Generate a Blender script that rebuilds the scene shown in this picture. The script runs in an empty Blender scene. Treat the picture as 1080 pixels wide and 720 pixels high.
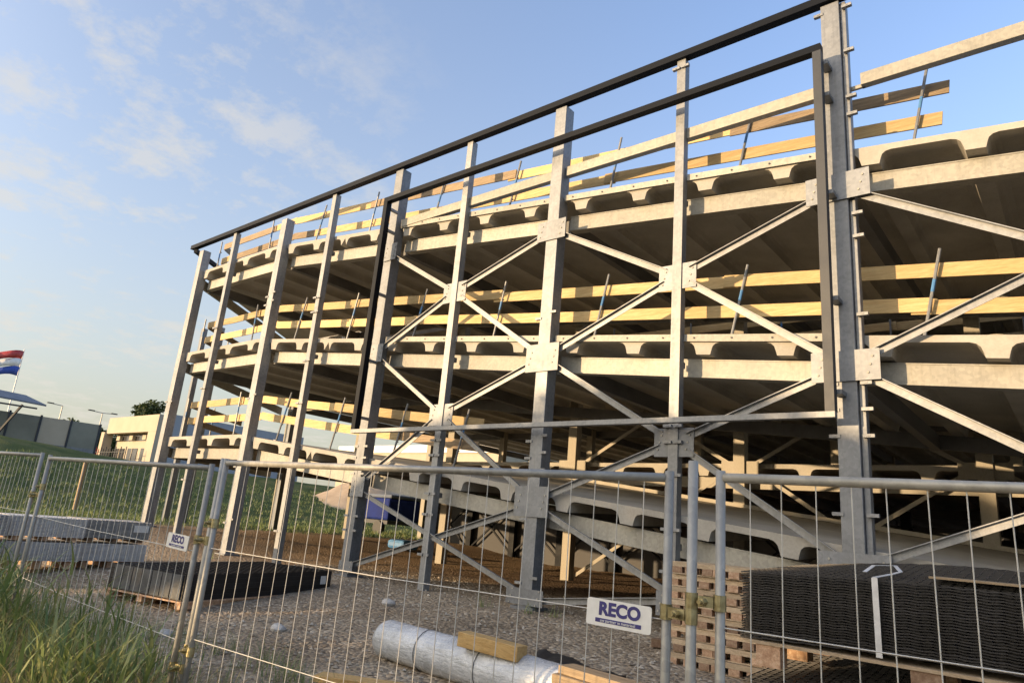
import bpy, math, random
from mathutils import Vector, Matrix
random.seed(7)
S = bpy.context.scene
COL = S.collection
R = math.radians

# ------------------------------------------------------------------ helpers
class MB:
    def __init__(s): s.v=[]; s.f=[]
    def add(s, vs, fs):
        n=len(s.v); s.v += [tuple(p) for p in vs]; s.f += [tuple(i+n for i in f) for f in fs]; return s
    def hexa(s, p):
        return s.add(p, [(0,3,2,1),(4,5,6,7),(0,1,5,4),(1,2,6,5),(2,3,7,6),(3,0,4,7)])
    def box(s, x0,x1,y0,y1,z0,z1):
        return s.hexa([(x0,y0,z0),(x1,y0,z0),(x1,y1,z0),(x0,y1,z0),(x0,y0,z1),(x1,y0,z1),(x1,y1,z1),(x0,y1,z1)])
    def bar(s, a, b, w, h, up=(0,0,1), off=(0,0)):
        a=Vector(a); b=Vector(b); d=(b-a).normalized(); up=Vector(up)
        sd=d.cross(up).normalized(); u=sd.cross(d).normalized()
        a=a+sd*off[0]+u*off[1]; b=b+sd*off[0]+u*off[1]
        q=[(-w/2,-h/2),(w/2,-h/2),(w/2,h/2),(-w/2,h/2)]
        return s.hexa([a+sd*i+u*j for i,j in q]+[b+sd*i+u*j for i,j in q])
    def tube(s, pts, r, n=10, caps=True, closed=False):
        pts=[Vector(p) for p in pts]; rings=[]; m=len(pts)
        prev=None
        for i,p in enumerate(pts):
            if closed: d=(pts[(i+1)%m]-pts[i-1]).normalized()
            else: d=(pts[min(i+1,m-1)]-pts[max(i-1,0)]).normalized()
            if prev is None:
                t=Vector((0,0,1)) if abs(d.z)<.9 else Vector((1,0,0))
                sd=d.cross(t).normalized()
            else:
                sd=(prev-d*prev.dot(d)).normalized()
            prev=sd; u=d.cross(sd)
            rr=r[i] if isinstance(r,(list,tuple)) else r
            rings.append([p+sd*math.cos(2*math.pi*k/n)*rr+u*math.sin(2*math.pi*k/n)*rr for k in range(n)])
        vs=[p for g in rings for p in g]; fs=[]
        last=m if closed else m-1
        for i in range(last):
            a=i*n; b=((i+1)%m)*n
            for k in range(n):
                fs.append((a+k,a+(k+1)%n,b+(k+1)%n,b+k))
        if caps and not closed:
            fs.append(tuple(reversed(range(n)))); fs.append(tuple(range((m-1)*n,m*n)))
        return s.add(vs,fs)
    def extrude(s, poly, axis, a, b):
        # poly: list of 2-D points, extruded along axis 'x','y' or 'z' from a to b
        def P(p,t):
            return {'x':(t,p[0],p[1]),'y':(p[0],t,p[1]),'z':(p[0],p[1],t)}[axis]
        n=len(poly)
        vs=[P(p,a) for p in poly]+[P(p,b) for p in poly]
        fs=[tuple(range(n)),tuple(reversed(range(n,2*n)))]
        for i in range(n):
            j=(i+1)%n; fs.append((i,i+n,j+n,j))
        return s.add(vs,fs)
    def mesh(s, name, mat, org=(0,0,0), smooth=False):
        me=bpy.data.meshes.new(name)
        o=Vector(org)
        me.from_pydata([tuple(Vector(p)-o) for p in s.v],[],s.f)
        me.validate()
        if mat: me.materials.append(mat)
        if smooth:
            me.shade_smooth()
        return me
    def build(s, name, mat, parent=None, smooth=False, bevel=0, org=None):
        """parent: an unrotated root/part; vertices are given in world space"""
        if parent is not None: o0=root_of(parent).location.copy()
        else: o0=Vector(org or (0,0,0))
        me=s.mesh(name,mat,o0,smooth)
        import_bm(me)
        o=bpy.data.objects.new(name,me); COL.objects.link(o)
        if parent is not None: o.parent=parent
        else: o.location=o0
        if bevel:
            m=o.modifiers.new('bevel','BEVEL'); m.width=bevel; m.segments=2; m.limit_method='ANGLE'; m.angle_limit=R(40)
        return o
import bmesh
def import_bm(me):
    bm=bmesh.new(); bm.from_mesh(me); bmesh.ops.recalc_face_normals(bm, faces=bm.faces); bm.to_mesh(me); bm.free()
def root_of(o):
    while o.parent: o=o.parent
    return o
def tag(o,label=None,cat=None,group=None,kind=None):
    if label: o['label']=label
    if cat: o['category']=cat
    if group: o['group']=group
    if kind: o['kind']=kind
    return o
def thing(name,label,cat,loc,group=None):
    o=bpy.data.objects.new(name,None); COL.objects.link(o); o.location=loc; o.empty_display_size=.2
    return tag(o,label,cat,group)
def inst(me,name,parent,loc,rot=(0,0,0)):
    o=bpy.data.objects.new(name,me); COL.objects.link(o)
    o.parent=parent; o.location=Vector(loc)-root_of(parent).location; o.rotation_euler=rot
    return o

# ------------------------------------------------------------------ materials
def mat(name):
    m=bpy.data.materials.new(name); m.use_nodes=True
    nt=m.node_tree; b=nt.nodes['Principled BSDF']; return m,nt,b
def N(nt,t,**k):
    n=nt.nodes.new(t)
    for a,v in k.items():
        if a.startswith('i_'):
            n.inputs[a[2:].replace('_',' ')].default_value=v
        else: setattr(n,a,v)
    return n
def L(nt,a,b): nt.links.new(a,b)
def ramp(nt,fac,stops):
    r=nt.nodes.new('ShaderNodeValToRGB'); e=r.color_ramp.elements
    while len(e)<len(stops): e.new(.5)
    for i,(p,c) in enumerate(stops):
        e[i].position=p; e[i].color=(c[0],c[1],c[2],1) if len(c)==3 else c
    L(nt,fac,r.inputs[0]); return r
def coords(nt,scale=(1,1,1),kind='Object'):
    t=nt.nodes.new('ShaderNodeTexCoord'); m=nt.nodes.new('ShaderNodeMapping'); m.inputs['Scale'].default_value=scale
    L(nt,t.outputs[kind],m.inputs[0]); return m.outputs[0]
def noise(nt,vec,scale,detail=4,rough=.55):
    n=nt.nodes.new('ShaderNodeTexNoise'); n.inputs['Scale'].default_value=scale; n.inputs['Detail'].default_value=detail; n.inputs['Roughness'].default_value=rough
    L(nt,vec,n.inputs['Vector']); return n.outputs['Fac']
def bump(nt,b,h,strength=.3,dist=.01):
    n=nt.nodes.new('ShaderNodeBump'); n.inputs['Strength'].default_value=strength; n.inputs['Distance'].default_value=dist
    L(nt,h,n.inputs['Height']); L(nt,n.outputs[0],b.inputs['Normal'])
def mixc(nt,fac,a,b,mode='MIX'):
    n=nt.nodes.new('ShaderNodeMix'); n.data_type='RGBA'; n.blend_type=mode
    if isinstance(fac,(int,float)): n.inputs[0].default_value=fac
    else: L(nt,fac,n.inputs[0])
    for i,x in ((6,a),(7,b)):
        if isinstance(x,tuple): n.inputs[i].default_value=(*x[:3],1)
        else: L(nt,x,n.inputs[i])
    return n.outputs[2]
def mottled(name,c0,c1,scale=3,metal=0,rough=.6,streak=(1,1,1),bs=.1,fine=40,rand=0,rr=.1):
    m,nt,b=mat(name)
    v=coords(nt,streak)
    n1=noise(nt,v,scale,6,.65); n2=noise(nt,v,fine,3,.6)
    a=nt.nodes.new('ShaderNodeMath'); a.operation='ADD'; 
    h=nt.nodes.new('ShaderNodeMath'); h.operation='MULTIPLY'; h.inputs[1].default_value=.35
    L(nt,n2,h.inputs[0]); L(nt,n1,a.inputs[0]); L(nt,h.outputs[0],a.inputs[1])
    r=ramp(nt,a.outputs[0],[(.48,c0),(.86,c1)])
    col=r.outputs[0]
    if rand:
        oi=nt.nodes.new('ShaderNodeObjectInfo')
        hs=nt.nodes.new('ShaderNodeHueSaturation')
        mr=nt.nodes.new('ShaderNodeMapRange'); mr.inputs[3].default_value=1-rand; mr.inputs[4].default_value=1+rand
        L(nt,oi.outputs['Random'],mr.inputs[0]); L(nt,mr.outputs[0],hs.inputs['Value']); L(nt,col,hs.inputs['Color']); col=hs.outputs[0]
    L(nt,col,b.inputs['Base Color'])
    b.inputs['Metallic'].default_value=metal
    rg=nt.nodes.new('ShaderNodeMapRange'); rg.inputs[1].default_value=.3; rg.inputs[2].default_value=.7
    rg.inputs[3].default_value=rough-rr; rg.inputs[4].default_value=min(1,rough+rr); L(nt,n1,rg.inputs[0]); L(nt,rg.outputs[0],b.inputs['Roughness'])
    if bs: bump(nt,b,n2,bs,.01)
    return m
def galvm_(name,base,scale=2.0,metal=.2,rough=.45):
    m,nt,b=mat(name)
    v=coords(nt,(1,1,1)); vz=coords(nt,(6,6,.5))
    n1=noise(nt,v,scale,6,.65); n2=noise(nt,vz,2.2,6,.7); n3=noise(nt,v,7.5,6,.7)
    vo=nt.nodes.new('ShaderNodeTexVoronoi'); vo.inputs['Scale'].default_value=24; L(nt,v,vo.inputs['Vector'])
    sp=nt.nodes.new('ShaderNodeSeparateColor'); L(nt,vo.outputs['Color'],sp.inputs[0])
    c0=tuple(x*.86 for x in base); c1=tuple(min(.8,x*1.14) for x in base)
    col=ramp(nt,n1,[(.3,c0),(.7,c1)]).outputs[0]
    col=mixc(nt,1.,col,ramp(nt,sp.outputs[0],[(0,(.86,.87,.88)),(1,(1.08,1.08,1.07))]).outputs[0],'MULTIPLY')
    col=mixc(nt,1.,col,ramp(nt,n2,[(.32,(.84,.835,.82)),(.5,(1,1,1)),(.75,(1.07,1.07,1.07))]).outputs[0],'MULTIPLY')
    st=ramp(nt,n3,[(.64,(0,0,0)),(.76,(1,1,1))])
    f=nt.nodes.new('ShaderNodeMath'); f.operation='MULTIPLY'; f.inputs[1].default_value=.22; L(nt,st.outputs[0],f.inputs[0])
    col=mixc(nt,f.outputs[0],col,tuple(x*.5*y for x,y in zip(base,(1.1,.95,.8))))
    oi=nt.nodes.new('ShaderNodeObjectInfo'); hs=nt.nodes.new('ShaderNodeHueSaturation'); mr=nt.nodes.new('ShaderNodeMapRange'); mr.inputs[3].default_value=.88; mr.inputs[4].default_value=1.12
    L(nt,oi.outputs['Random'],mr.inputs[0]); L(nt,mr.outputs[0],hs.inputs['Value']); L(nt,col,hs.inputs['Color'])
    L(nt,hs.outputs[0],b.inputs['Base Color']); b.inputs['Metallic'].default_value=metal
    rg=nt.nodes.new('ShaderNodeMapRange'); rg.inputs[3].default_value=rough-.12; rg.inputs[4].default_value=rough+.2; L(nt,n2,rg.inputs[0]); L(nt,rg.outputs[0],b.inputs['Roughness'])
    bump(nt,b,n3,.06,.01)
    return m
M={}
M['galv']=galvm_('galvanised_dull',(.205,.215,.23),2.2,.3,.45)
M['galvb']=galvm_('galvanised_bright',(.345,.33,.285),1.2,.1,.55)
M['galvm']=galvm_('galvanised_post',(.25,.257,.265),2.0,.3,.45)
M['tube']=galvm_('zinc_tube',(.36,.35,.32),5,.3,.45)
M['black']=mottled('black_paint',(.003,.004,.007),(.006,.008,.012),2,0,.5,(1,1,1),.02)
M['black'].node_tree.nodes['Principled BSDF'].inputs['Specular IOR Level'].default_value=.12
M['anthr']=mottled('anthracite_paint',(.018,.021,.026),(.034,.038,.046),2,.0,.5,(1,1,1),.02)
M['conc']=mottled('precast_concrete',(.30,.283,.245),(.45,.425,.375),1.1,0,.85,(1,1,1),.15,28)
M['deckc']=mottled('deck_soffit_concrete',(.33,.30,.265),(.47,.435,.385),.8,0,.9,(1,.25,1),.12,20)
M['girder']=mottled('dark_girder',(.10,.10,.10),(.18,.18,.18),1.5,.2,.6)
M['inner']=mottled('weathered_steel_column',(.22,.20,.16),(.33,.30,.24),2.5,.1,.6,(1,1,.4),.05)
M['wire']=mottled('zinc_wire',(.50,.48,.43),(.66,.64,.58),9,.2,.45)
M['brass']=mottled('yellow_zinc',(.20,.165,.075),(.46,.41,.24),16,.8,.42)
M['blackpl']=mottled('black_plastic',(.007,.007,.008),(.02,.02,.022),6,0,.5,rand=.4)
M['sheetsteel']=mottled('black_steel_mesh',(.008,.008,.010),(.026,.025,.026),9,.1,.5,rand=.5)
M['greysheet']=mottled('grey_grating',(.42,.41,.40),(.60,.59,.57),7,.1,.65,rand=.3)
M['blue']=mottled('blue_paint',(.05,.16,.36),(.09,.25,.5),5,0,.5)
M['darksheet']=mottled('dark_sheet',(.05,.053,.055),(.13,.135,.14),4,.2,.5)
M['strap']=mottled('steel_strap',(.55,.56,.57),(.72,.73,.74),8,.3,.45)
M['white']=mottled('white_enamel',(.74,.73,.68),(.82,.81,.77),5,0,.45,bs=.02)
M['purple']=mottled('purple_ink',(.035,.03,.15),(.05,.045,.20),8,0,.5,bs=0)
M['stone']=mottled('pale_stone',(.35,.33,.30),(.6,.58,.54),10,0,.9)
M['paper']=mottled('white_label_paper',(.6,.6,.58),(.75,.75,.73),10,0,.7)
def wood(name,c0,c1,c2,scale=(1,1,1),rand=.15):
    m,nt,b=mat(name)
    v=coords(nt,scale)
    oi=nt.nodes.new('ShaderNodeObjectInfo')
    ad=nt.nodes.new('ShaderNodeVectorMath'); ad.operation='ADD'
    sc=nt.nodes.new('ShaderNodeMath'); sc.operation='MULTIPLY'; sc.inputs[1].default_value=37.
    L(nt,oi.outputs['Random'],sc.inputs[0]); L(nt,v,ad.inputs[0]); L(nt,sc.outputs[0],ad.inputs[1])
    n1=noise(nt,ad.outputs[0],5,5,.6); n2=noise(nt,ad.outputs[0],22,4,.7)
    r=ramp(nt,n1,[(.3,c0),(.52,c1),(.72,c2)])
    d=ramp(nt,n2,[(.3,(.68,.66,.62)),(.6,(1,1,1))])
    col=mixc(nt,1.,r.outputs[0],d.outputs[0],'MULTIPLY')
    hs=nt.nodes.new('ShaderNodeHueSaturation'); mr=nt.nodes.new('ShaderNodeMapRange'); mr.inputs[3].default_value=1-rand; mr.inputs[4].default_value=1+rand
    L(nt,oi.outputs['Random'],mr.inputs[0]); L(nt,mr.outputs[0],hs.inputs['Value']); L(nt,col,hs.inputs['Color'])
    L(nt,hs.outputs[0],b.inputs['Base Color']); b.inputs['Roughness'].default_value=.75
    bump(nt,b,n2,.2,.006); return m
M['plank']=wood('scaffold_timber',(.52,.35,.15),(.61,.44,.205),(.70,.55,.30),(.35,6,6),.28)
M['plankg']=wood('weathered_timber',(.22,.16,.10),(.31,.23,.14),(.42,.31,.19),(.35,6,6))
M['woody']=wood('yellow_block_timber',(.45,.27,.09),(.58,.38,.15),(.64,.44,.2),(1,6,6))
M['pallet']=wood('pallet_timber',(.42,.31,.195),(.52,.40,.265),(.60,.48,.335),(1.5,6,6),.25)
M['pblock']=wood('pallet_block_chipboard',(.30,.17,.10),(.42,.27,.17),(.55,.40,.28),(6,6,6),.5)

def foil():
    m,nt,b=mat('shrink_wrap_foil'); v=coords(nt,(1.2,7,7)); v2=coords(nt,(1,1,1))
    n=noise(nt,v2,3.5,4,.6); n2=noise(nt,v,1.6,5,.75); n3=noise(nt,v2,11,5,.7)
    r=ramp(nt,n,[(.3,(.44,.455,.47)),(.55,(.58,.60,.62)),(.75,(.70,.715,.73))])
    L(nt,r.outputs[0],b.inputs['Base Color']); b.inputs['Metallic'].default_value=.15
    rr=nt.nodes.new('ShaderNodeMapRange'); rr.inputs[3].default_value=.12; rr.inputs[4].default_value=.4; L(nt,n3,rr.inputs[0]); L(nt,rr.outputs[0],b.inputs['Roughness'])
    a=nt.nodes.new('ShaderNodeMath'); a.operation='ADD'; L(nt,n2,a.inputs[0]); h=nt.nodes.new('ShaderNodeMath'); h.operation='MULTIPLY'; h.inputs[1].default_value=.35; L(nt,n3,h.inputs[0]); L(nt,h.outputs[0],a.inputs[1])
    bump(nt,b,a.outputs[0],.5,.05); return m
M['foil']=foil()
def leafm(name,c0,c1,c2,trans=.25):
    m,nt,b=mat(name); g=nt.nodes.new('ShaderNodeNewGeometry')
    r=ramp(nt,g.outputs['Random Per Island'],[(0,c0),(.5,c1),(1,c2)])
    L(nt,r.outputs[0],b.inputs['Base Color']); b.inputs['Roughness'].default_value=.6
    if trans:
        t=nt.nodes.new('ShaderNodeBsdfTranslucent'); L(nt,r.outputs[0],t.inputs[0])
        mx=nt.nodes.new('ShaderNodeMixShader'); mx.inputs[0].default_value=trans
        L(nt,b.outputs[0],mx.inputs[1]); L(nt,t.outputs[0],mx.inputs[2]); L(nt,mx.outputs[0],nt.nodes['Material Output'].inputs[0])
    return m
M['grass']=leafm('green_blades',(.10,.16,.05),(.18,.24,.08),(.32,.32,.13),.3)
M['straw']=leafm('dry_blades',(.26,.19,.09),(.40,.30,.145),(.50,.40,.22),.25)
M['leaf']=leafm('tree_leaves',(.025,.045,.012),(.045,.07,.02),(.075,.10,.03),.2)
M['bark']=mottled('bark',(.07,.055,.04),(.14,.11,.08),6,0,.9,(1,1,.3),.4)

def terrain_mat():
    m,nt,b=mat('site_ground')
    g=nt.nodes.new('ShaderNodeNewGeometry'); P=g.outputs['Position']
    sx=nt.nodes.new('ShaderNodeSeparateXYZ'); L(nt,P,sx.inputs[0])
    def math_(op,a,bv,clamp=False):
        n=nt.nodes.new('ShaderNodeMath'); n.operation=op; n.use_clamp=clamp
        for i,x in enumerate((a,bv)):
            if isinstance(x,(int,float)): n.inputs[i].default_value=x
            else: L(nt,x,n.inputs[i])
        return n.outputs[0]
    nb=noise(nt,P,.55,5,.6); nm=noise(nt,P,2.3,5,.65); nf=noise(nt,P,14,5,.7)
    vo=nt.nodes.new('ShaderNodeTexVoronoi'); vo.inputs['Scale'].default_value=17; L(nt,P,vo.inputs['Vector'])
    vo2=nt.nodes.new('ShaderNodeTexVoronoi'); vo2.inputs['Scale'].default_value=42; L(nt,P,vo2.inputs['Vector'])
    # gravel: each stone its own grey
    sep=nt.nodes.new('ShaderNodeSeparateColor'); L(nt,vo.outputs['Color'],sep.inputs[0])
    stone=ramp(nt,sep.outputs[0],[(0,(.19,.15,.11)),(.45,(.33,.275,.205)),(.85,(.43,.37,.285)),(1,(.57,.51,.42))])
    sep2=nt.nodes.new('ShaderNodeSeparateColor'); L(nt,vo2.outputs['Color'],sep2.inputs[0])
    fine=ramp(nt,sep2.outputs[0],[(0,(.20,.155,.11)),(.6,(.32,.265,.195)),(1,(.45,.39,.30))])
    pick=ramp(nt,nm,[(.42,(0,0,0)),(.58,(1,1,1))])
    grav=mixc(nt,pick.outputs[0],stone.outputs[0],fine.outputs[0])
    tone=ramp(nt,nb,[(.3,(.66,.62,.57)),(.5,(.98,.95,.91)),(.7,(1.18,1.15,1.1))])
    grav=mixc(nt,1.,grav,tone.outputs[0],'MULTIPLY')
    # soil under the decks
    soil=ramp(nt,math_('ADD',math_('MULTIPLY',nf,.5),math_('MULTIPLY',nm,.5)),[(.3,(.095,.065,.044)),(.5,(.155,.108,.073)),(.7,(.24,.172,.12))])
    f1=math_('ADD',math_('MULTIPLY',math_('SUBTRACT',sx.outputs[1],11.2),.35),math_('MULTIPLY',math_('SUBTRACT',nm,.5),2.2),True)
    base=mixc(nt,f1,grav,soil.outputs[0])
    # sandy dug soil left of the third column
    f3=math_('MULTIPLY',math_('ADD',math_('MULTIPLY',math_('SUBTRACT',-12.5,sx.outputs[0]),.3),math_('MULTIPLY',math_('SUBTRACT',nm,.5),2.0),True),
             math_('MULTIPLY',math_('SUBTRACT',sx.outputs[1],7.5),.4,True),True)
    sand=ramp(nt,nf,[(.3,(.20,.135,.08)),(.55,(.30,.215,.135)),(.75,(.40,.30,.2))])
    base=mixc(nt,f3,base,sand.outputs[0])
    # grass
    gr=ramp(nt,math_('ADD',math_('MULTIPLY',nf,.4),math_('MULTIPLY',nb,.6)),[(.32,(.035,.055,.016)),(.5,(.065,.088,.026)),(.68,(.14,.13,.055))])
    a=math_('ADD',math_('MULTIPLY',math_('SUBTRACT',-23.3,sx.outputs[0]),.5),math_('MULTIPLY',math_('SUBTRACT',nm,.5),1.5),True)
    base=mixc(nt,a,base,gr.outputs[0])
    dr=ramp(nt,nf,[(.3,(.07,.055,.03)),(.55,(.13,.10,.05)),(.75,(.20,.155,.08))])
    f4=math_('ADD',math_('MULTIPLY',math_('SUBTRACT',2.9,sx.outputs[1]),1.2),math_('MULTIPLY',math_('SUBTRACT',nm,.5),2.5),True)
    base=mixc(nt,f4,base,dr.outputs[0])
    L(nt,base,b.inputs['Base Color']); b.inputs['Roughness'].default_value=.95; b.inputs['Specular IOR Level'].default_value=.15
    h=math_('ADD',math_('MULTIPLY',vo.outputs['Distance'],-1.0),math_('MULTIPLY',nm,1.2))
    h=math_('ADD',h,math_('MULTIPLY',nf,.5))
    bump(nt,b,h,.8,.05)
    return m
M['ground']=terrain_mat()

# ------------------------------------------------------------------ the ground
def sst(a,b,x):
    t=max(0,min(1,(x-a)/(b-a))); return t*t*(3-2*t)
def gz(x,y):
    t=max(0,min(1,(y-3.2)/5.8))
    z=-1.65+.40*t
    if y<3.2: z=-1.65-.07*sst(3.2,1,y)*1
    z+= .42*sst(-17.2,-22.5,x)*sst(4,9,y)
    z+= (4.35-.75*sst(12,26,y))*sst(-31,-62,x)
    z-= .35*sst(-25,-5,x)*sst(24,45,y)
    return z
def grid_axis(stops):
    out=[]
    for a,b,st in stops:
        n=max(1,round((b-a)/st))
        out+=[a+(b-a)*i/n for i in range(n)]
    out.append(stops[-1][1]); return out
from mathutils import noise as mn
xs=grid_axis([(-900,-120,60),(-120,-66,3),(-66,-24,1.2),(-24,-15,.6),(-15,2,.25),(2,14,.8),(14,60,6),(60,900,90)])
ys=grid_axis([(-900,-60,90),(-60,-4,4),(-4,1,.5),(1,14,.25),(14,40,1.2),(40,110,5),(110,900,80)])
def gzn(x,y):
    z=gz(x,y)
    k=.035+.05*sst(11,15,y)+.12*sst(-26,-34,x)
    return z+k*mn.noise((x*.9,y*.9,0))+.5*k*mn.noise((x*2.7,y*2.7,3))
g=MB(); nx=len(xs)
for y in ys:
    for x in xs: g.v.append((x,y,gzn(x,y)))
for j in range(len(ys)-1):
    for i in range(nx-1):
        a=j*nx+i; g.f.append((a,a+1,a+nx+1,a+nx))
o=g.build('ground',M['ground'],smooth=True); tag(o,kind='structure')

# ------------------------------------------------------------------ the car park
BX=[-22.38,-17.42,-12.40,-7.50,-2.36,2.75,7.85]       # front column lines
PX=[-20.25,-15.05,-10.02,-4.86,.22,5.3]               # slim posts between
def z1(x): return 1.90-(.112*(x+18.0) if x>-18 else 0)
def z2(x): return 4.64-(.107*(x+18.0) if x>-18 else 0)
def z3(x): return 7.50-(.107*(x+18.0) if x>-18 else 0)
ZF=[z1,z2,z3]
park=thing('car_park_building','unfinished three level steel and concrete car park with sloping ramp decks','car park',(-10,9.9,-1.2))
def slab(zf,x0,x1,y0,y1,t,h,ribs,extra=(),rise=None):
    pts=[x0]
    bot=[]
    for xr in ribs:
        if xr-.3<x0 or xr+.3>x1: continue
        bot+=[(xr-.27,0),(xr-.20,-.018),(xr-.155,-.06),(xr-.135,-.12),(xr-.115,-h),(xr+.115,-h),(xr+.135,-.12),(xr+.155,-.06),(xr+.20,-.018),(xr+.27,0)]
    bot=[(x0,0)]+bot+[(x1,0)]
    for e in extra:
        bot.append((e,0))
    bot.sort(key=lambda p:p[0])
    m=MB(); n=len(bot)
    for y in (y0,y1):
        up=(lambda x:0) if y==y0 or not rise else rise
        for x,d in bot: m.v.append((x,y,zf(x)+up(x)))
        for x,d in bot: m.v.append((x,y,zf(x)-t+d+up(x)))
    for i in range(n-1):
        m.f+=[(i,n+i,n+i+1,i+1),(2*n+i,2*n+i+1,3*n+i+1,3*n+i),(i,i+1,2*n+i+1,2*n+i),(n+i,3*n+i,3*n+i+1,n+i+1)]
    m.f+=[(0,2*n,3*n,n),(n-1,2*n-1,4*n-1,3*n-1)]
    return m
ribs=[-5.72+1.258*k for k in range(-13,13)]
for k,zf in enumerate(ZF):
    x1=9.0
    rise=(lambda x:.36*sst(-18.5,-13,x)) if k==0 else (lambda x:0)
    slab(zf,-22.45,x1,9.87,16.85,.095,.20,ribs,(-18.0,-16.0,-14.5,-13.0),rise).build('deck_slab',M['deckc'] if 0 else M['conc'],park)
    # wedge beyond the last column: the deck end runs off at a skew
    w=MB().extrude([(-22.46,9.9),(-22.46,16.85),(-27.6,16.85)],'z',zf(-30)-.12,zf(-30)-.004)
    w.build('deck_slab',M['conc'],park)
    e=MB().bar((-22.35,9.98,zf(-30)-.46),(-27.3,16.7,zf(-30)-.46),.09,.3); e.build('edge_beam',M['galvb'],park)
    # edge beams, one per bay
    for i in range(len(BX)-1):
        a,b=BX[i]+.14,BX[i+1]-.14
        m=MB(); 
        m.bar((a,10.13,zf(a)-.475),(b,10.13,zf(b)-.475),.09,.26)
        m.bar((a,10.17,zf(a)-.335),(b,10.17,zf(b)-.335),.19,.018)
        m.bar((a,10.17,zf(a)-.615),(b,10.17,zf(b)-.615),.19,.018)
        m.build('edge_beam',M['galvb'],park)
    for x in BX:
        m=MB().bar((x,10.22,zf(x)-.49),(x,16.7,zf(x)+rise(x)-.49),.16,.30); m.build('girder',M['girder'],park)
    m=MB().bar((-22.4,16.6,zf(-22.4)-.47),(-18,16.6,zf(-18)-.47),.1,.3).bar((-18,16.6,zf(-18)-.47),(-13,16.6,zf(-13)+rise(-13)-.47),.1,.3).bar((-13,16.6,zf(-13)+rise(-13)-.47),(9,16.6,zf(9)+rise(9)-.47),.1,.3)
    m.build('girder',M['girder'],park)
    MB().bar((-13,16.78,zf(-13)+rise(-13)+.05),(9,16.78,zf(9)+rise(9)+.05),.08,.09).build('kerb_rail',M['inner'],park)
bolt_dark=MB().tube([(0,0,0),(0,-.014,0)],.016,6).mesh('bolt',M['anthr']); import_bm(bolt_dark)
bolt_zinc=MB().tube([(0,0,0),(0,-.012,0)],.016,6).mesh('bolt',M['galvb']); import_bm(bolt_zinc)
# light angle strips with bolts along the deck edge between columns three and five
for zf in (z2,z3):
    for a,b in ((BX[2]+.18,PX[2]-.09),(PX[2]+.09,BX[3]-.16),(BX[3]+.16,PX[3]-.09),(PX[3]+.09,BX[4]-.22)):
        m=MB().bar((a,9.83,zf(a)-.035),(b,9.83,zf(b)-.035),.018,.115)
        o=m.build('edge_strip',M['white'] if 0 else M['galvb'],park)
        for t in (.08,.36,.64,.92):
            x=a+(b-a)*t; inst(bolt_dark,'bolt',o,(x,9.822,zf(x)-.035))
# columns and posts
brk=MB().box(-.07,.07,-.03,.03,-.022,.022).box(-.02,.02,-.036,-.029,-.008,.008).mesh('bracket',M['galvm'])
import_bm(brk)
TOP=8.37
for i,x in enumerate(BX):
    zb=gz(x,9.7)-.05 if i else gz(x,9.7)-.1
    m=MB().box(x-.135,x+.135,9.70,9.97,zb,TOP-.02 if i>1 else 8.2)
    if i==4: m.box(x+.139,x+.215,9.76,9.90,zb,TOP-.03)
    o=m.build('column',M['galv'] if i>=2 else M['galvm'],park,bevel=.008)
    hs={0:[1.0,3.0],1:[-.4,1.05,2.9,5.6,5.85],2:[-.3,.0,.9,1.25,1.5],3:[-.8,.25,1.0,1.3,1.6,3.9],4:[.55,1.55,1.9,2.25,3.2,4.35,4.7,6.3,6.6,7.4,8.2],5:[1,3],6:[1,3]}[i]
    for k,z in enumerate(hs):
        for s_ in (-1,1):
            if i==4 and s_<0 and 2.3<z<7.5: continue
            inst(brk,'bracket',o,(x+s_*(.165 if i!=4 or s_<0 else .245),9.715,z+.05*s_*(i%2)))
    MB().box(x-.24,x+.24,9.62,10.05,gz(x,9.7)-.06,gz(x,9.7)+.035).build('base_plate',M['galv'],park)
for i,x in enumerate(PX):
    zb=gz(x,9.7)-.05
    m=MB().box(x-.08,x+.08,9.70,9.715,zb,TOP).box(x-.08,x-.066,9.716,9.86,zb,TOP).box(x+.066,x+.08,9.716,9.86,zb,TOP)
    o=m.build('post',M['galvm'],park)
    hs={0:[.6,3.3,5.2],1:[-.5,1.1,2.6,3.7,5.0,5.4],2:[-.6,.15,.55,.95,1.3,1.6],3:[-.4,.2,1.0,1.5,1.75,8.2],4:[1,2],5:[1]}[i]
    for z in hs:
        for s_ in (-1,1): inst(brk,'bracket',o,(x+s_*.085,9.69,z))
    for zf in ZF:
        MB().box(x-.05,x+.05,9.862,9.97,zf(x)-.52,zf(x)-.42).build('post_bracket',M['girder'],park)
# gusset plates
def plate(x,z,w,h,y=9.682,dx=0):
    m=MB().box(x-w/2+dx,x+w/2+dx,y-.012,y,z-h/2,z+h/2)
    o=m.build('gusset_plate',M['galv'],park)
    for sx_ in (-.4,.4):
        for k in range(3):
            px=x+dx+sx_*w+(.05 if sx_<0 else -.05)*k*.6; pz=z+(k-1)*.11*(1 if sx_<0 else -1)
            inst(bolt_zinc,'bolt',o,(px,y-.0122,pz))
C3,C4,C5,C6=BX[2],BX[3],BX[4],BX[5]; P3,P4,P5=PX[2],PX[3],PX[4]
PL={(C3,3):6.12,(C4,3):5.62,(C5,3):5.15,(C6,3):4.6,(P3,23):4.76,(P4,23):4.22,(P5,23):3.66,
    (C3,2):3.62,(C4,2):3.08,(C5,2):2.49,(C6,2):2.0,(P3,12):2.12,(P4,12):1.50,(P5,12):.93,
    (C3,1):.62,(C4,1):.50,(C5,1):-.12,(C6,1):-.6}
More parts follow.
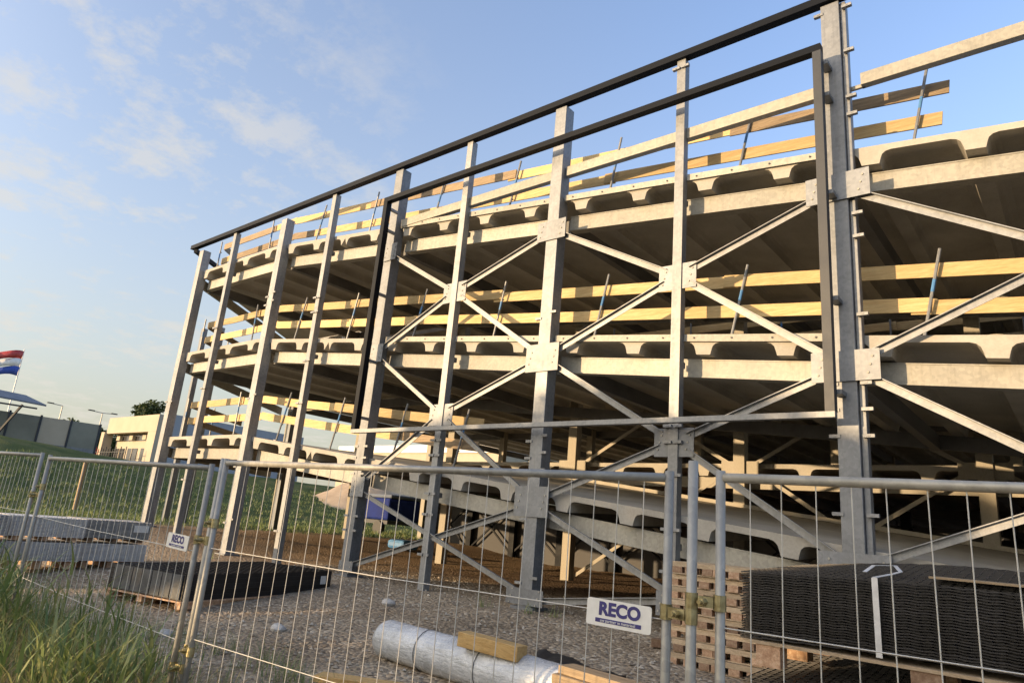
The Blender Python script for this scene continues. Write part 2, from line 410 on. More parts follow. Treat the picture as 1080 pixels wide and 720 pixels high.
for (x,k),z in PL.items():
    if k in (23,12): plate(x,z,.66,.44,9.735)
    elif x==C3: plate(x,z,.44,.42,dx=.10)
    elif x==C5: plate(x,z,.86,.42 if k>1 else .4)
    else: plate(x,z,.66 if k==3 else .74,.40 if k==3 else .52)
plate(C3,-1.04,.46,.22,dx=.08); plate(C4,-1.06,.78,.26); plate(C5,-1.1,.7,.25); plate(P4,-.84,.4,.34)
def brace(a,b,yo=0):
    y=9.75+yo
    A=Vector((a[0],y,a[1])); B=Vector((b[0],y,b[1]))
    m=MB().bar(A,B,.012,.095,(0,0,1)).bar(A,B,.055,.012,(0,0,1),(.034 if B.x>A.x else -.034,.05))
    m.build('brace',M['galvm'],park)
def toward(a,b,d):
    v=Vector(b)-Vector(a); v.normalize(); return (a[0]+v.x*d,a[1]+v.y*d)
def br(a,b,da=.30,db=.24): brace(toward(a,b,da),toward(b,a,db))
for (ca,p,cb) in ((C3,P3,C4),(C4,P4,C5),(C5,P5,C6)):
    for hi,mid,lo in ((3,23,2),(2,12,1)):
        c=(p,PL[(p,mid)])
        for col in (ca,cb):
            br((col,PL[(col,hi)]),c,.2); br((col,PL[(col,lo)]),c,.2)
brace((C3+.2,.50),(C4-.25,-.98)); brace((C3+.2,-1.0),(C4-.25,.36),.03)
brace((C4+.25,.34),(P4-.12,-.66)); brace((C4+.3,-1.10),(P4-.12,-.82))
brace((P4+.1,-.82),(C5-.2,-.95)); brace((P4+.1,-.66),(C5-.2,-.2),.03)
brace((C5+.2,-.2),(P5,-1.1),.03)
# top beam and parapet rails
MB().box(-23.15,9.0,9.64,9.80,8.375,8.505).build('parapet_beam',M['black'],park)
MB().bar((-22.9,9.72,8.30),(-25.4,13.4,8.30),.12,.14).build('parapet_beam',M['black'],park)
for a,b in ((BX[2]+.2,BX[3]-.16),(BX[3]+.16,BX[4]-.16),(BX[4]+.36,BX[5]-.2),(BX[5]+.2,BX[6]-.2)):
    m=MB().box(a,b,9.80,9.93,6.80,7.0)
    if a>-3: m.box(a-.3,a+.05,9.87,9.92,6.80,6.86)
    m.build('parapet_rail',M['galvb'],park,bevel=.006)
# slim posts far left behind the last column
for x,y in ((-28.75,13.3),(-27.75,13.55),(-26.6,16.9)):
    m=MB().box(x-.085,x+.085,y-.1,y+.1,gz(x,y)-.1,7.2)
    o=m.build('column',M['galv'],park)
# rear decks, columns and braces
RX=[-31.9,-26.85,-21.8,-16.75,-11.7,-6.66,-1.58,3.5,8.55]
RZ=[2.08,4.86,7.6]
for z in RZ:
    slab(lambda x:z,-27.5,13,17.14,26.0,.11,.20,[-29.2+1.265*k for k in range(34)]).build('deck_slab',M['conc'],park)
    slab(lambda x:z,-27.5,13,26.03,54.0,.11,.20,[-29.2+1.265*k for k in range(34)]).build('deck_slab',M['conc'],park)
    MB().box(-27.4,13,17.3,17.4,z-.60,z-.32).build('edge_beam',M['inner'],park)
    MB().box(-27.4,13,26,26.1,z-.60,z-.32).build('girder',M['girder'],park)
    for x in RX[1:]:
        MB().box(x-.08,x+.08,17.5,53.9,z-.62,z-.32).build('girder',M['girder'],park)
for x in RX[1:]:
    for y in (17.0,25.6,34.4,44.0):
        m=MB().box(x-.14,x+.14,y-.13,y+.13,gz(x,y)-.2,7.5); m.build('column',M['inner'],park)
for i in range(4,7):
    x,xn=RX[i],RX[i+1]
    for za,zb in ((2.0,4.75),(-1.1,2.0)):
        MB().bar((x+.2,17.08,za),(xn-.2,17.08,zb),.012,.09).build('brace',M['inner'],park)
        MB().bar((x+.2,17.12,zb),(xn-.2,17.12,za),.012,.09).build('brace',M['inner'],park)
    for s_ in (-1,1):
        MB().box(x+s_*.30-.17,x+s_*.30+.17,16.93,16.945,1.78,2.12).build('gusset_plate',M['inner'],park)

# ------------------------------------------------------------------ timber guard rails
gpost=MB().tube([(0,0,0),(0,0,.72)],.024,8).tube([(0,0,.9),(0,0,1.36)],.022,8)
gpost.mesh('x',None)
gp_me=MB().tube([(0,0,-.02),(0,0,1.36)],.023,8).box(-.05,.05,-.05,.05,0,.02).box(-.012,.012,-.012,.05,.45,.48).box(-.012,.012,-.012,.05,.95,.98).mesh('guard_post',M['galvm']); import_bm(gp_me)
gb_me=MB().tube([(0,0,.74),(0,0,.92)],.0245,8,caps=False).mesh('blue_band',M['blue']); import_bm(gb_me)
def rail(label,zf,posts,xend,xstart,y,offs,tilt,skew):
    t=thing('timber_guard_rail',label,'guard rail',(posts[-1],y,zf(posts[-1])))
    for x in posts:
        p=inst(gp_me,'guard_post',t,(x,y,zf(x)),(0,tilt if x>-18 else 0,random.uniform(-.2,.2)))
        b=bpy.data.objects.new('blue_band',gb_me); COL.objects.link(b); b.parent=p
    stops=[xstart]
    for x in posts:
        if x>xstart+.5: stops.append(x)
    for r,off in enumerate(offs):
        # planks of two post bays, joints overlapping at the posts
        js=stops[r%2::2]
        if js[0]!=xstart: js=[xstart]+js
        js[-1]=xend+(.0 if r else .12) if js[-1]>xend-1.5 else js[-1]
        if js[-1]<xend-.2: js.append(xend+(0 if r else .12))
        for k in range(len(js)-1):
            a=js[k]-.12 if k else js[k]; b=js[k+1]+.12 if k<len(js)-2 else js[k+1]
            yy=y+.055+.03*(k%2)
            cuts=[a]+([-18] if a<-18<b else [])+[b]
            m=MB()
            dz=random.uniform(-.03,.03); dz2=random.uniform(-.03,.03); sg=random.uniform(-.02,.02)
            for c,d in zip(cuts[:-1],cuts[1:]):
                m.bar((c,yy,zf(c)+off+dz),((c+d)/2,yy+sg,zf((c+d)/2)+off+.5*(dz+dz2)-abs(sg)),.028,.205); m.bar(((c+d)/2,yy+sg,zf((c+d)/2)+off+.5*(dz+dz2)-abs(sg)),(d,yy,zf(d)+off+dz2),.028,.205)
            m.build('plank',M['plankg'] if (zf is z3 and r==0 and k%2==0) or random.random()<.12 else M['plank'],t)
    if skew:
        for off in offs:
            z=zf(-30)+off
            MB().bar((-22.35,y+.1,z),(-24.7,y+3.2,z),.028,.2).build('plank',M['plankg'],t)
        for s_ in (.05,1.9):
            p=inst(gp_me,'guard_post',t,(-22.6-.6*s_,y+.05+.8*s_,zf(-30)),(0,0,0))
            b=bpy.data.objects.new('blue_band',gb_me); COL.objects.link(b); b.parent=p
    return t
tl=R(12.5)
rail('timber guard rail of two plank rows on the top deck against the sky',z3,[-21.6,-19.2,-16.7,-14.2,-11.72,-9.3,-6.7,-4.12,-1.5],-1.08,-22.3,10.35,(1.08,.55),tl,True)
rail('timber guard rail of two plank rows along the middle sloping deck',z2,[-21.6,-19.2,-16.9,-14.45,-11.93,-9.38,-6.86,-4.23,-1.53,1.0,3.5,6.0],7.5,-22.3,10.35,(1.08,.58),tl,True)
rail('short timber guard rail on the lowest deck ending before the ramp foot',z1,[-21.6,-19.2,-16.9,-14.45,-12.1,-10.15],-9.55,-22.3,10.35,(1.12,.62),tl,True)
rail('timber guard rail on the rear deck seen in the gap under the top deck',lambda x:4.86,[-26+2.53*k for k in range(15)],12.5,-26.5,17.5,(1.05,.55),0,False)

# ------------------------------------------------------------------ black rectangular frame hung on the columns
fr=thing('cladding_frame','large dark rectangular steel frame fixed flat on the front columns','frame',(-7.5,9.55,1.8))
fx0,fx1=-12.37,-2.42
o=MB().box(fx0,fx1,9.33,9.47,7.29,7.405).build('top_rail',M['black'],fr)
MB().box(fx0,fx0+.13,9.33,9.47,1.82,7.288).build('side_rail',M['black'],fr)
MB().box(fx1-.12,fx1,9.33,9.47,1.82,7.288).build('side_rail',M['anthr'],fr)
MB().box(fx0,fx1,9.33,9.45,1.74,1.818).build('bottom_rail',M['galvm'],fr)
for z in (2.1,3.4,5.0,6.6,7.15):
    MB().box(fx1-.05,fx1+.06,9.472,9.698,z-.03,z+.03).build('fixing_bracket',M['galv'],fr)
    MB().box(fx0+.06,fx0+.125,9.472,9.698,z-.03,z+.03).build('fixing_bracket',M['galv'],fr)

# ------------------------------------------------------------------ site fence
def fence_panel(label,a,b,group='mesh fence panels along the site edge',h=2.0):
    """a,b: top corners (world), the panel hangs h below them"""
    a=Vector(a); b=Vector(b); d=(b-a); Ln=d.length; ux=d.normalized(); dn=Vector((0,0,-1))
    t=thing('site_fence',label,'site fence',a+dn*h,group)
    P=lambda s,k: a+ux*s+dn*k
    r=.021
    m=MB()
    m.tube([P(0,h),P(0,-.03)],r,12); m.tube([P(Ln,h),P(Ln,-.03)],r,12)
    m.tube([P(r*.6,0),P(Ln-r*.6,0)],r,12); m.tube([P(r*.6,h-.15),P(Ln-r*.6,h-.15)],r*.9,10)
    m.build('tube_frame',M['tube'],t,smooth=True)
    w=MB(); n=int(Ln/.128)
    for i in range(1,n):
        s_=Ln*i/n+random.uniform(-.006,.006); pts=[]
        bow=random.uniform(-.008,.008)
        for k in range(5):
            q=k/4; pts.append(P(s_+bow*math.sin(q*3.1),.005+(h-.16)*q)+Vector((0,random.uniform(-.003,.003),0)))
        w.tube(pts,.0026,5,caps=False)
    for k in (.62,1.24):
        w.tube([P(0,k)+Vector((0,-.005,0)),P(Ln*.5,k+.012)+Vector((0,-.005,0)),P(Ln,k)+Vector((0,-.005,0))],0.0028,5,caps=False)
    w.build('wire_mesh',M['wire'],t)
    return t
fence_panel('mesh fence panel cut off by the left picture edge above tall grass',(-12.52,2.55,.42),(-9.05,2.68,.36))
fence_panel('mesh fence panel behind the tall grass carrying the smaller distant sign',(-8.85,2.70,.33),(-5.24,2.70,.265))
fence_panel('long mesh fence panel in the middle in front of the wrapped roll',(-5.03,2.70,.305),(-1.505,2.98,.295))
fence_panel('nearest mesh fence panel on the right in front of the black mesh bundle',(-1.258,2.98,.30),(2.22,3.45,.30))
def loose(label,x,y,zt,zb):
    m=MB().tube([(x,y,zb),(x,y,zt)],.0225,14).tube([(x,y,zt),(x,y,zt+.002)],.019,14)
    o=m.build('fence_post',M['tube'],smooth=False,org=(x,y,zb)); o.data.shade_smooth(); tag(o,label,'fence post','loose tube posts between fence panels'); 
loose('taller loose tube post clamped between the two right fence panels',-1.365,2.93,.365,-1.68)
loose('loose tube post between the two fence panels above the left grass',-5.135,2.73,.34,-1.68)
loose('loose tube post at the joint of the two leftmost fence panels',-8.95,2.73,.37,-1.68)
def clamp(label,a,b):
    a=Vector(a); b=Vector(b); d=(b-a).normalized()
    t=thing('fence_clamp',label,'clamp',(a+b)/2,'brass coloured clamps joining fence tubes')
    m=MB()
    for c in (a,b):
        m.tube([c+Vector((0,0,-.032)),c+Vector((0,0,.032))],.0275,14)
    m.bar(a+d*.026,b-d*.026,.03,.045)
    m.build('collar',M['brass'],t)
    q=MB(); mid=(a+b)/2+Vector((0,-.03,0)); q.tube([mid+Vector((0,.02,0)),mid+Vector((0,-.022,0))],.017,6).tube([mid+Vector((0,-.022,0)),mid+Vector((0,-.04,0))],.009,8)
    q.build('bolt',M['brass'],t)
clamp('clamp joining the long middle panel to the tall loose tube',(-1.505,2.975,-.29),(-1.365,2.93,-.29))
clamp('clamp joining the tall loose tube to the right panel slightly higher',(-1.365,2.93,-.225),(-1.258,2.975,-.225))
clamp('upper clamp joining the loose tube to the middle panel near the small sign',(-5.135,2.73,-.14),(-5.03,2.70,-.14))
clamp('upper clamp joining the small sign panel to the loose tube',(-5.24,2.70,-.27),(-5.135,2.73,-.27))
clamp('lower clamp at grass height joining loose tube to the middle panel',(-5.135,2.73,-1.02),(-5.03,2.70,-1.02))
clamp('lower clamp in the grass joining small sign panel to the loose tube',(-5.24,2.70,-1.15),(-5.135,2.73,-1.15))
clamp('upper clamp on the leftmost fence joint',(-8.95,2.73,.02),(-8.85,2.70,.02))
clamp('second clamp just below the upper one on the leftmost fence joint',(-9.05,2.68,-.07),(-8.95,2.73,-.07))
clamp('low clamp on the leftmost fence joint down in the grass',(-9.05,2.68,-.93),(-8.95,2.73,-.93))

def text_mesh(s_,size,mt,name,parent,loc,rot,bold=0,xs=1):
    c=bpy.data.curves.new('t','FONT'); c.body=s_; c.size=size; c.align_x='CENTER'; c.align_y='CENTER'; c.extrude=.0006; c.offset=bold; c.resolution_u=4; c.space_character=1.0
    o=bpy.data.objects.new('t',c); COL.objects.link(o)
    dg=bpy.context.evaluated_depsgraph_get(); me=bpy.data.meshes.new_from_object(o.evaluated_get(dg))
    bpy.data.objects.remove(o); bpy.data.curves.remove(c)
    me.materials.clear(); me.materials.append(mt)
    o=bpy.data.objects.new(name,me); COL.objects.link(o); o.parent=parent; o.location=loc; o.rotation_euler=rot; o.scale=(xs,1,1)
    return o
def sign(label,c,w,h,rz,ry):
    t=thing('fence_sign',label,'sign',c,'white signs on the fence'); t.rotation_euler=(0,0,0)
    p=bpy.data.objects.new('sign_panel',None)
    # rounded panel
    m=MB(); poly=[]
    r=.012
    for cx,cz,a0 in ((w/2-r,h/2-r,0),(-w/2+r,h/2-r,90),(-w/2+r,-h/2+r,180),(w/2-r,-h/2+r,270)):
        for k in range(4):
            a=R(a0+30*k); poly.append((cx+r*math.cos(a),cz+r*math.sin(a)))
    m.extrude(poly,'y',-.002,.002)
    me=m.mesh('panel',M['white']); import_bm(me)
    o=bpy.data.objects.new('panel',me); COL.objects.link(o); o.parent=t; o.rotation_euler=(0,ry,rz)
    text_mesh('RECO',h*.66,M['purple'],'lettering',o,(.005*w/.3,-.0035,h*.13),(R(90),0,0),h*.03,1.03)
    b=MB().box(-w*.35,w*.355,-.0042,-.0022,-h*.36,-h*.21).mesh('lettering_band',M['purple']); import_bm(b)
    bo=bpy.data.objects.new('lettering_band',b); COL.objects.link(bo); bo.parent=o
    text_mesh('uw partner in materieel',h*.165,M['white'],'small_lettering',o,(0,-.0050,-h*.285),(R(90),0,0),0,.95)
sign('larger white sign with purple lettering on the middle fence panel near the clamps',(-1.725,2.938,-.335),.325,.118,R(4.6),R(1.2))
sign('smaller white sign with purple lettering beside the left fence clamps',(-5.49,2.672,-.305),.345,.112,R(0),R(2))

# ------------------------------------------------------------------ stored material
def pallet_mesh_parts(Lx,Ly):
    top=MB(); n=6
    for k in range(n):
        y0=(Ly-.095)*k/(n-1); top.box(0,Lx,y0,y0+.095,.083,.138)
    for x0 in (0,Lx/2-.05,Lx-.1): top.box(x0,x0+.1,.012,Ly-.012,.075,.0825)
    bot=MB()
    for y0 in (0,Ly/2-.05,Ly-.1): bot.box(.01,Lx-.01,y0+.004,y0+.096,0,.012)
    blocks=[]
    for x0 in (0,Lx/2-.07,Lx-.14):
        for y0 in (0,Ly/2-.05,Ly-.1): blocks.append((x0,y0))
    return top,bot,blocks
TB,BB,BL=pallet_mesh_parts(1.2,.8)
top_me=TB.mesh('deck_boards',M['pallet']); bot_me=BB.mesh('bottom_boards',M['pallet'])
blk_me=MB().box(0,.14,0,.1,.0125,.074).mesh('block',M['pblock'])
blw=MB().box(0,.122,0,.1,.0125,.0825).mesh('block',M['pblock'])
for m_ in (top_me,bot_me,blk_me,blw): import_bm(m_)
def pallet(label,loc,rz,group,dense=False):
    t=thing('wooden_pallet',label,'pallet',loc,group); t.rotation_euler=(0,0,rz)
    for me in (top_me,bot_me):
        o=bpy.data.objects.new(me.name.split('.')[0],me); COL.objects.link(o); o.parent=t
    bl=list(BL)
    if dense: bl=[(x,y) for x in (0,.18,.36,.53,.71,.89,1.075) for y in (0,.35,.7)]
    for x,y in bl:
        o=bpy.data.objects.new('block',blk_me if not dense else blw); COL.objects.link(o); o.parent=t; o.location=(x+random.uniform(-.03,.03)*dense,y+random.uniform(-.03,.012)*dense,0)
    return t
ords=['bottom','second from bottom','third from bottom','fourth from bottom','middle','fourth from top','third from top','second from top','topmost']
zb=gz(-3.4,8)
for k in (0,1,2,3,5,6,7,8):
    pallet('%s wooden pallet of the tall stack behind the fence clamps'%ords[k],(-3.95+random.uniform(-.045,.045),7.9+random.uniform(-.05,.03),zb+.1425*(k if k<4 else k-1)-.01),random.uniform(-.015,.015),'wooden pallets in the stack',True)
# black mesh sheets
def grating(Lx,Ly,nx_,ny_):
    m=MB()
    for j in range(ny_):
        y=Ly*j/(ny_-1); ph=j%2
        pts=[]
        for i in range(nx_*1):
            x=Lx*i/(nx_-1)
            zz=.0024*(1 if (i+ph)%2 else -1)+bulge(x/Lx,y/Ly)
            pts.append((x,y,zz))
        for p,q in zip(pts[:-1],pts[1:]): m.bar(p,q,.011,.0075)
    for i in range(nx_):
        x=Lx*i/(nx_-1); m.bar((x,-.004,bulge(x/Lx,0)),(x,Ly+.012,bulge(x/Lx,1)),.008,.006)
    return m
def bulge(t,q=0): return (.035+.07*q)*math.sin(math.pi*min(1,t*1.05))+.06*q
gr_me=grating(2.7,1.25,46,26).mesh('mesh_sheet',M['sheetsteel']); import_bm(gr_me)
def bundle(label,loc,n,pitch,cat='mesh bundle'):
    t=thing('mesh_sheet_bundle',label,cat,loc,'bundles of black steel mesh sheets')
    for k in range(n):
        o=bpy.data.objects.new('mesh_sheet',gr_me); COL.objects.link(o); o.parent=t
        o.location=(random.uniform(-.012,.012),random.uniform(-.010,.010),.008+pitch*k); o.rotation_euler=(0,0,random.uniform(-.004,.004))
    return t
bx,by=-1.95,5.0
bu=bundle('upper bundle of black steel mesh sheets with a steel strap on a pallet',(bx,by,-.575),27,.0162)
x=bx+.86; zt=-.575+.008+27*.0162+bulge(.32)
st=MB().bar((x,by-.03,-.56),(x-.005,by-.032,zt+.002),.035,.004,(0,1,0))
st.bar((x-.005,by-.03,zt+.004),(x+.06,by+.12,zt+.03),.03,.003)
pts=[(x+.06,by+.12,zt+.03),(x+.10,by+.2,zt+.05),(x+.05,by+.3,zt+.085),(x-.06,by+.22,zt+.075),(x-.09,by+.1,zt+.03)]
for p,q in zip(pts[:-1],pts[1:]): st.bar(p,q,.025,.003)
st.build('steel_strap',M['strap'],bu)
tag(MB().box(bx+1.15,bx+1.95,by-.02,by+.35,zt+.030,zt+.042).build('board',M['plankg'],org=(bx+1.5,by+.1,zt+.03)),'flat brown board lying on the black mesh bundle','board')
pl=thing('long_pallet','long pale timber pallet under the upper black mesh bundle','pallet',(bx,by,-.70))
MB().box(bx-.02,bx+2.72,by-.03,by+1.28,-.597,-.577).build('deck_boards',M['pallet'],pl)
for x0 in (bx+.1,bx+1.02,bx+2.2):
    for y0 in (by-.02,by+.55,by+1.1):
        MB().box(x0,x0+.16,y0,y0+.14,-.735,-.598).build('block',M['pblock'],pl)
bundle('lower bundle of black steel mesh sheets beneath the long pallet',(bx,by,-1.26),27,.0158)
pl=thing('long_pallet','long timber pallet on the ground under the lower black mesh bundle','pallet',(bx,by,-1.46))
MB().box(bx-.02,bx+2.72,by-.03,by+1.28,-1.30,-1.275).build('deck_boards',M['pallet'],pl)
for x0 in (bx+.1,bx+1.02,bx+2.2):
    for y0 in (by-.02,by+.55,by+1.1):
        MB().box(x0,x0+.16,y0,y0+.14,-1.56,-1.301).build('block',M['pblock'],pl)
# black plastic grids, lower left
A=Vector((-10.12,5.15,0)); B=Vector((-11.0,8.35,0)); Cc=Vector((-11.78,4.85,0))
ux=(B-A).normalized(); uy=(Cc-A).normalized(); LA=(B-A).length; LC=(Cc-A).length+.1
zg=gz(-11,6)+.0
t=thing('plastic_grid_stack','low wide stack of black plastic ground grids on pallets','plastic grids',(A.x,A.y,zg))
def bx_(m,s0,s1,t0,t1,z0,z1):
    P=lambda s_,t_,z: A+ux*s_+uy*t_+Vector((0,0,z))
    m.hexa([P(s0,t0,z0),P(s1,t0,z0),P(s1,t1,z0),P(s0,t1,z0),P(s0,t0,z1),P(s1,t0,z1),P(s1,t1,z1),P(s0,t1,z1)])
for k in range(5):
    m=MB(); z0=zg+.085+k*.072; 
    n=22
    for i in range(n+1):
        s_=LA*i/n; bx_(m,max(0,s_-.012),min(LA,s_+.012),0.012,LC-.012,z0+.004,z0+.066)
    for i in range(16):
        q=LC*i/15; bx_(m,.0,LA,max(0,q-.011),min(LC,q+.011),z0,z0+.07)
    m.build('grid_panel',M['blackpl'],t)
m=MB(); bx_(m,-.03,LA+.03,-.03,LC+.03,zg+.058,zg+.08)
for q in (0,LC/2,LC-.12): bx_(m,0,LA,q,q+.12,zg-.03,zg+.057)
m.build('timber_base',M['pblock'],t)
m=MB(); 
for k in range(7): bx_(m,-.022-.002*(k%2),-.002,.04+k*.235,.04+k*.235+.215,zg+.10,zg+.43)
m.build('side_sheet',M['darksheet'],t)
m=MB(); bx_(m,LA-.30,LA-.16,-.014,-.002,zg+.22,zg+.36); m.build('paper_label',M['paper'],t)
# grey grating bundles on the left
for row,(z0,hh) in enumerate(((-1.36,.40),(-.92,.42))):
    for k in range(4):
        y0=1.6+k*1.36; x1=-15.15-.18*(y0-3)
        lab=['grey grating bundle in the %s row, %s']
        where=['nearest the left edge','second from left','third from left','at the right end'][k]
        t=thing('grating_bundle','grey grating bundle in the %s row of the low stack, %s'%(('bottom','top')[row],where),'grating bundle',(x1-.6,y0+.65,z0),'grey grating bundles in the low stack')
        m=MB()
        for q in range(14):
            z=z0+.05+(hh-.06)*q/14; j=random.uniform(-.012,.012)
            m.box(x1-1.1+j,x1+j,y0+.02,y0+1.30,z,z+(hh-.06)/14*.72)
        for q in range(16):
            yy=y0+.03+q*.083; m.box(x1-.03,x1+.013,yy,yy+.012,z0+.05,z0+hh-.01)
        m.build('grating_sheets',M['greysheet'],t)
        b=MB()
        for yy in (y0+.12,y0+.6,y0+1.1): b.box(x1-1.0,x1-.05,yy,yy+.1,z0-(.1 if row==0 else .024),z0+.048)
        b.build('timber_bearer',M['pblock'],t)
        if row==1 and k==3: MB().box(x1+.016,x1+.02,y0+.95,y0+1.25,z0+.2,z0+.34).build('paper_label',M['paper'],t)
# wrapped roll
zr=gz(-5,5.6)
t=thing('wrapped_roll','long roll wrapped in shiny silver plastic foil lying on the gravel','wrapped roll',(-5,5.55,zr))
m=MB(); a=Vector((-6.38,5.66,zr+.19)); b=Vector((-3.55,5.40,zr+.185)); d=(b-a).normalized(); n=46; nr=28; sd=d.cross(Vector((0,0,1))).normalized(); up=Vector((0,0,1))
rings=[]
for i in range(n):
    q=i/(n-1); c=a+(b-a)*q
    rr=.205*min(1,(.25+.75*min(1,math.sqrt(max(0,q)/.035))))*min(1,.3+.7*min(1,math.sqrt(max(0,1-q)/.03)))
    for k in range(nr):
        th=2*math.pi*k/nr
        w=rr*(1+.035*mn.noise((q*7,math.cos(th)*2.2,math.sin(th)*2.2))+.02*mn.noise((q*18,math.cos(th)*5,math.sin(th)*5)))
        m.v.append(tuple(c+sd*math.cos(th)*w+up*max(-.19,math.sin(th)*w)))
for i in range(n-1):
    for k in range(nr):
        m.f.append((i*nr+k,i*nr+(k+1)%nr,(i+1)*nr+(k+1)%nr,(i+1)*nr+k))
m.f.append(tuple(range(nr))); m.f.append(tuple(reversed(range((n-1)*nr,n*nr))))
m.build('foil_wrap',M['foil'],t,smooth=True)
for u_ in (.3,.62):
    q=MB(); c=a+(b-a)*u_; q.tube([c+sd*math.cos(i*.35)*.213+up*math.sin(i*.35)*.213 for i in range(18)],.004,5,closed=True)
    q.build('tie_band',M['anthr'],t)
# timber offcuts on and beside the roll
def offcut(label,c,size,rz,mt,tilt=0):
    w,d_,h=size
    m=MB().box(-w/2,w/2,-d_/2,d_/2,0,h); me=m.mesh('timber_offcut',mt); import_bm(me)
    o=bpy.data.objects.new('timber_offcut',me); COL.objects.link(o); o.location=c; o.rotation_euler=(0,tilt,rz)
    bv=o.modifiers.new('b','BEVEL'); bv.width=.005; bv.segments=1
    return tag(o,label,'timber','timber offcuts around the wrapped roll')
offcut('yellow timber block lying on top of the silver wrapped roll',(-4.50,5.36,zr+.355),(.72,.16,.13),R(2),M['woody'],R(2))
offcut('brown thick timber piece on the right end of the roll, lower of two',(-3.22,5.22,zr+.28),(.80,.22,.075),R(-3),M['plankg'],R(1))
offcut('brown timber piece lying on the lower one at the right end of the roll',(-3.20,5.24,zr+.357),(.78,.2,.065),R(-6),M['plankg'],R(1))
offcut('long brown timber plank on the gravel in front of the roll',(-5.15,4.72,zr-.02),(1.4,.2,.06),R(28),M['woody'],0)
offcut('small reddish timber block on the gravel beside the pallet stack',(-4.45,8.6,gz(-4.4,8.6)),(.16,.14,.1),R(20),M['pblock'],0)
o=MB()
n=14
for j in range(n):
    for i in range(n):
        x_=-4.45+.95*i/(n-1); y_=5.72+.42*j/(n-1); o.v.append((x_+.1*mn.noise((x_*2,y_*2,0)),y_,gz(x_,y_)+.27+.07*mn.noise((x_*3,y_*3,5))+.03*mn.noise((x_*9,y_*9,5))))
for j in range(n-1):
    for i in range(n-1): o.f.append((j*n+i,j*n+i+1,(j+1)*n+i+1,(j+1)*n+i))
o=o.build('plastic_sheet',M['blackpl'],org=(-4.5,6.3,zr),smooth=True); sm=o.modifiers.new('s','SOLIDIFY'); sm.thickness=.02
tag(o,'crumpled black plastic sheet lying behind the silver roll','plastic sheet')
# stones
def rock(x,y,r,label):
    bm=bmesh.new(); bmesh.ops.create_icosphere(bm,subdivisions=2,radius=r)
    for v in bm.verts: v.co*=1+.35*mn.noise(v.co*8+Vector((x,y,0))); v.co.z*=.65
    me=bpy.data.meshes.new('stone'); bm.to_mesh(me); bm.free(); me.materials.append(M['stone'])
    o=bpy.data.objects.new('stone',me); COL.objects.link(o); o.location=(x,y,gz(x,y)+r*.3); tag(o,label,'stone','pale stones on the gravel')
rock(-8.2,5.5,.10,'pale stone on the gravel below the black plastic grid stack')
rock(-8.85,7.9,.11,'pale stone on the gravel in front of the third steel column')
rock(-8.75,4.35,.09,'pale stone between the grass and the plastic grid stack')
# loose gravel
m=MB()
for k in range(5200):
    x=random.uniform(-15,1); y=random.uniform(3.1,12.5)
    if -11.9<x<-10 and 5<y<8.4: continue
    r=random.choice((.012,.014,.016,.02,.026,.035)); z=gzn(x,y)+r*.25
    vs=[]
    for dx,dy,dz in ((1,0,0),(0,1,0),(-1,0,0),(0,-1,0),(0,0,.8),(0,0,-.6)):
        j=random.uniform(.7,1.35); vs.append((x+dx*r*j,y+dy*r*j,z+dz*r*j))
    m.add(vs,[(0,1,4),(1,2,4),(2,3,4),(3,0,4),(1,0,5),(2,1,5),(3,2,5),(0,3,5)])
M['gstone']=leafm('gravel_stones',(.20,.16,.115),(.33,.28,.21),(.52,.465,.38),0)
tag(m.build('gravel',M['gstone']),'loose grey gravel scattered over the site ground','gravel',kind='stuff')

# ------------------------------------------------------------------ grass
def blade(m,x,y,z,h,w,lean,az,seg=4,curve=1.0):
    dx,dy=math.cos(az),math.sin(az); px,py=-dy,dx
    vs=[]; 
    for k in range(seg+1):
        q=k/seg; off=lean*h*(q**1.8)*curve; ww=w*(1-q**1.6)*.5+.0006
        zz=z+h*q*(1-.25*lean*q)
        vs.append((x+dx*off-px*ww,y+dy*off-py*ww,zz)); vs.append((x+dx*off+px*ww,y+dy*off+py*ww,zz))
    m.add(vs,[(2*k,2*k+1,2*k+3,2*k+2) for k in range(seg)])
tall=MB(); dry=MB()
def dens(x,y):
    # grass verge runs along the camera side of the fence, thinning to the right
    return .12+.88*sst(-2.4,-5.2,x)
for c in range(1500):
    x=random.uniform(-13.5,-2.6); y=random.uniform(.5,3.1)
    if random.random()>dens(x,y): continue
    hh=random.uniform(.35,.85)*(.45+.55*sst(-3.5,-7.5,x))*(1-.35*sst(1.8,.6,y))
    for k in range(random.randint(7,16)):
        xx=x+random.gauss(0,.06); yy=y+random.gauss(0,.06)
        blade(tall,xx,yy,gz(xx,yy)-.02,hh*random.uniform(.6,1.25),random.uniform(.007,.017),random.uniform(.1,.75),random.uniform(0,6.28))
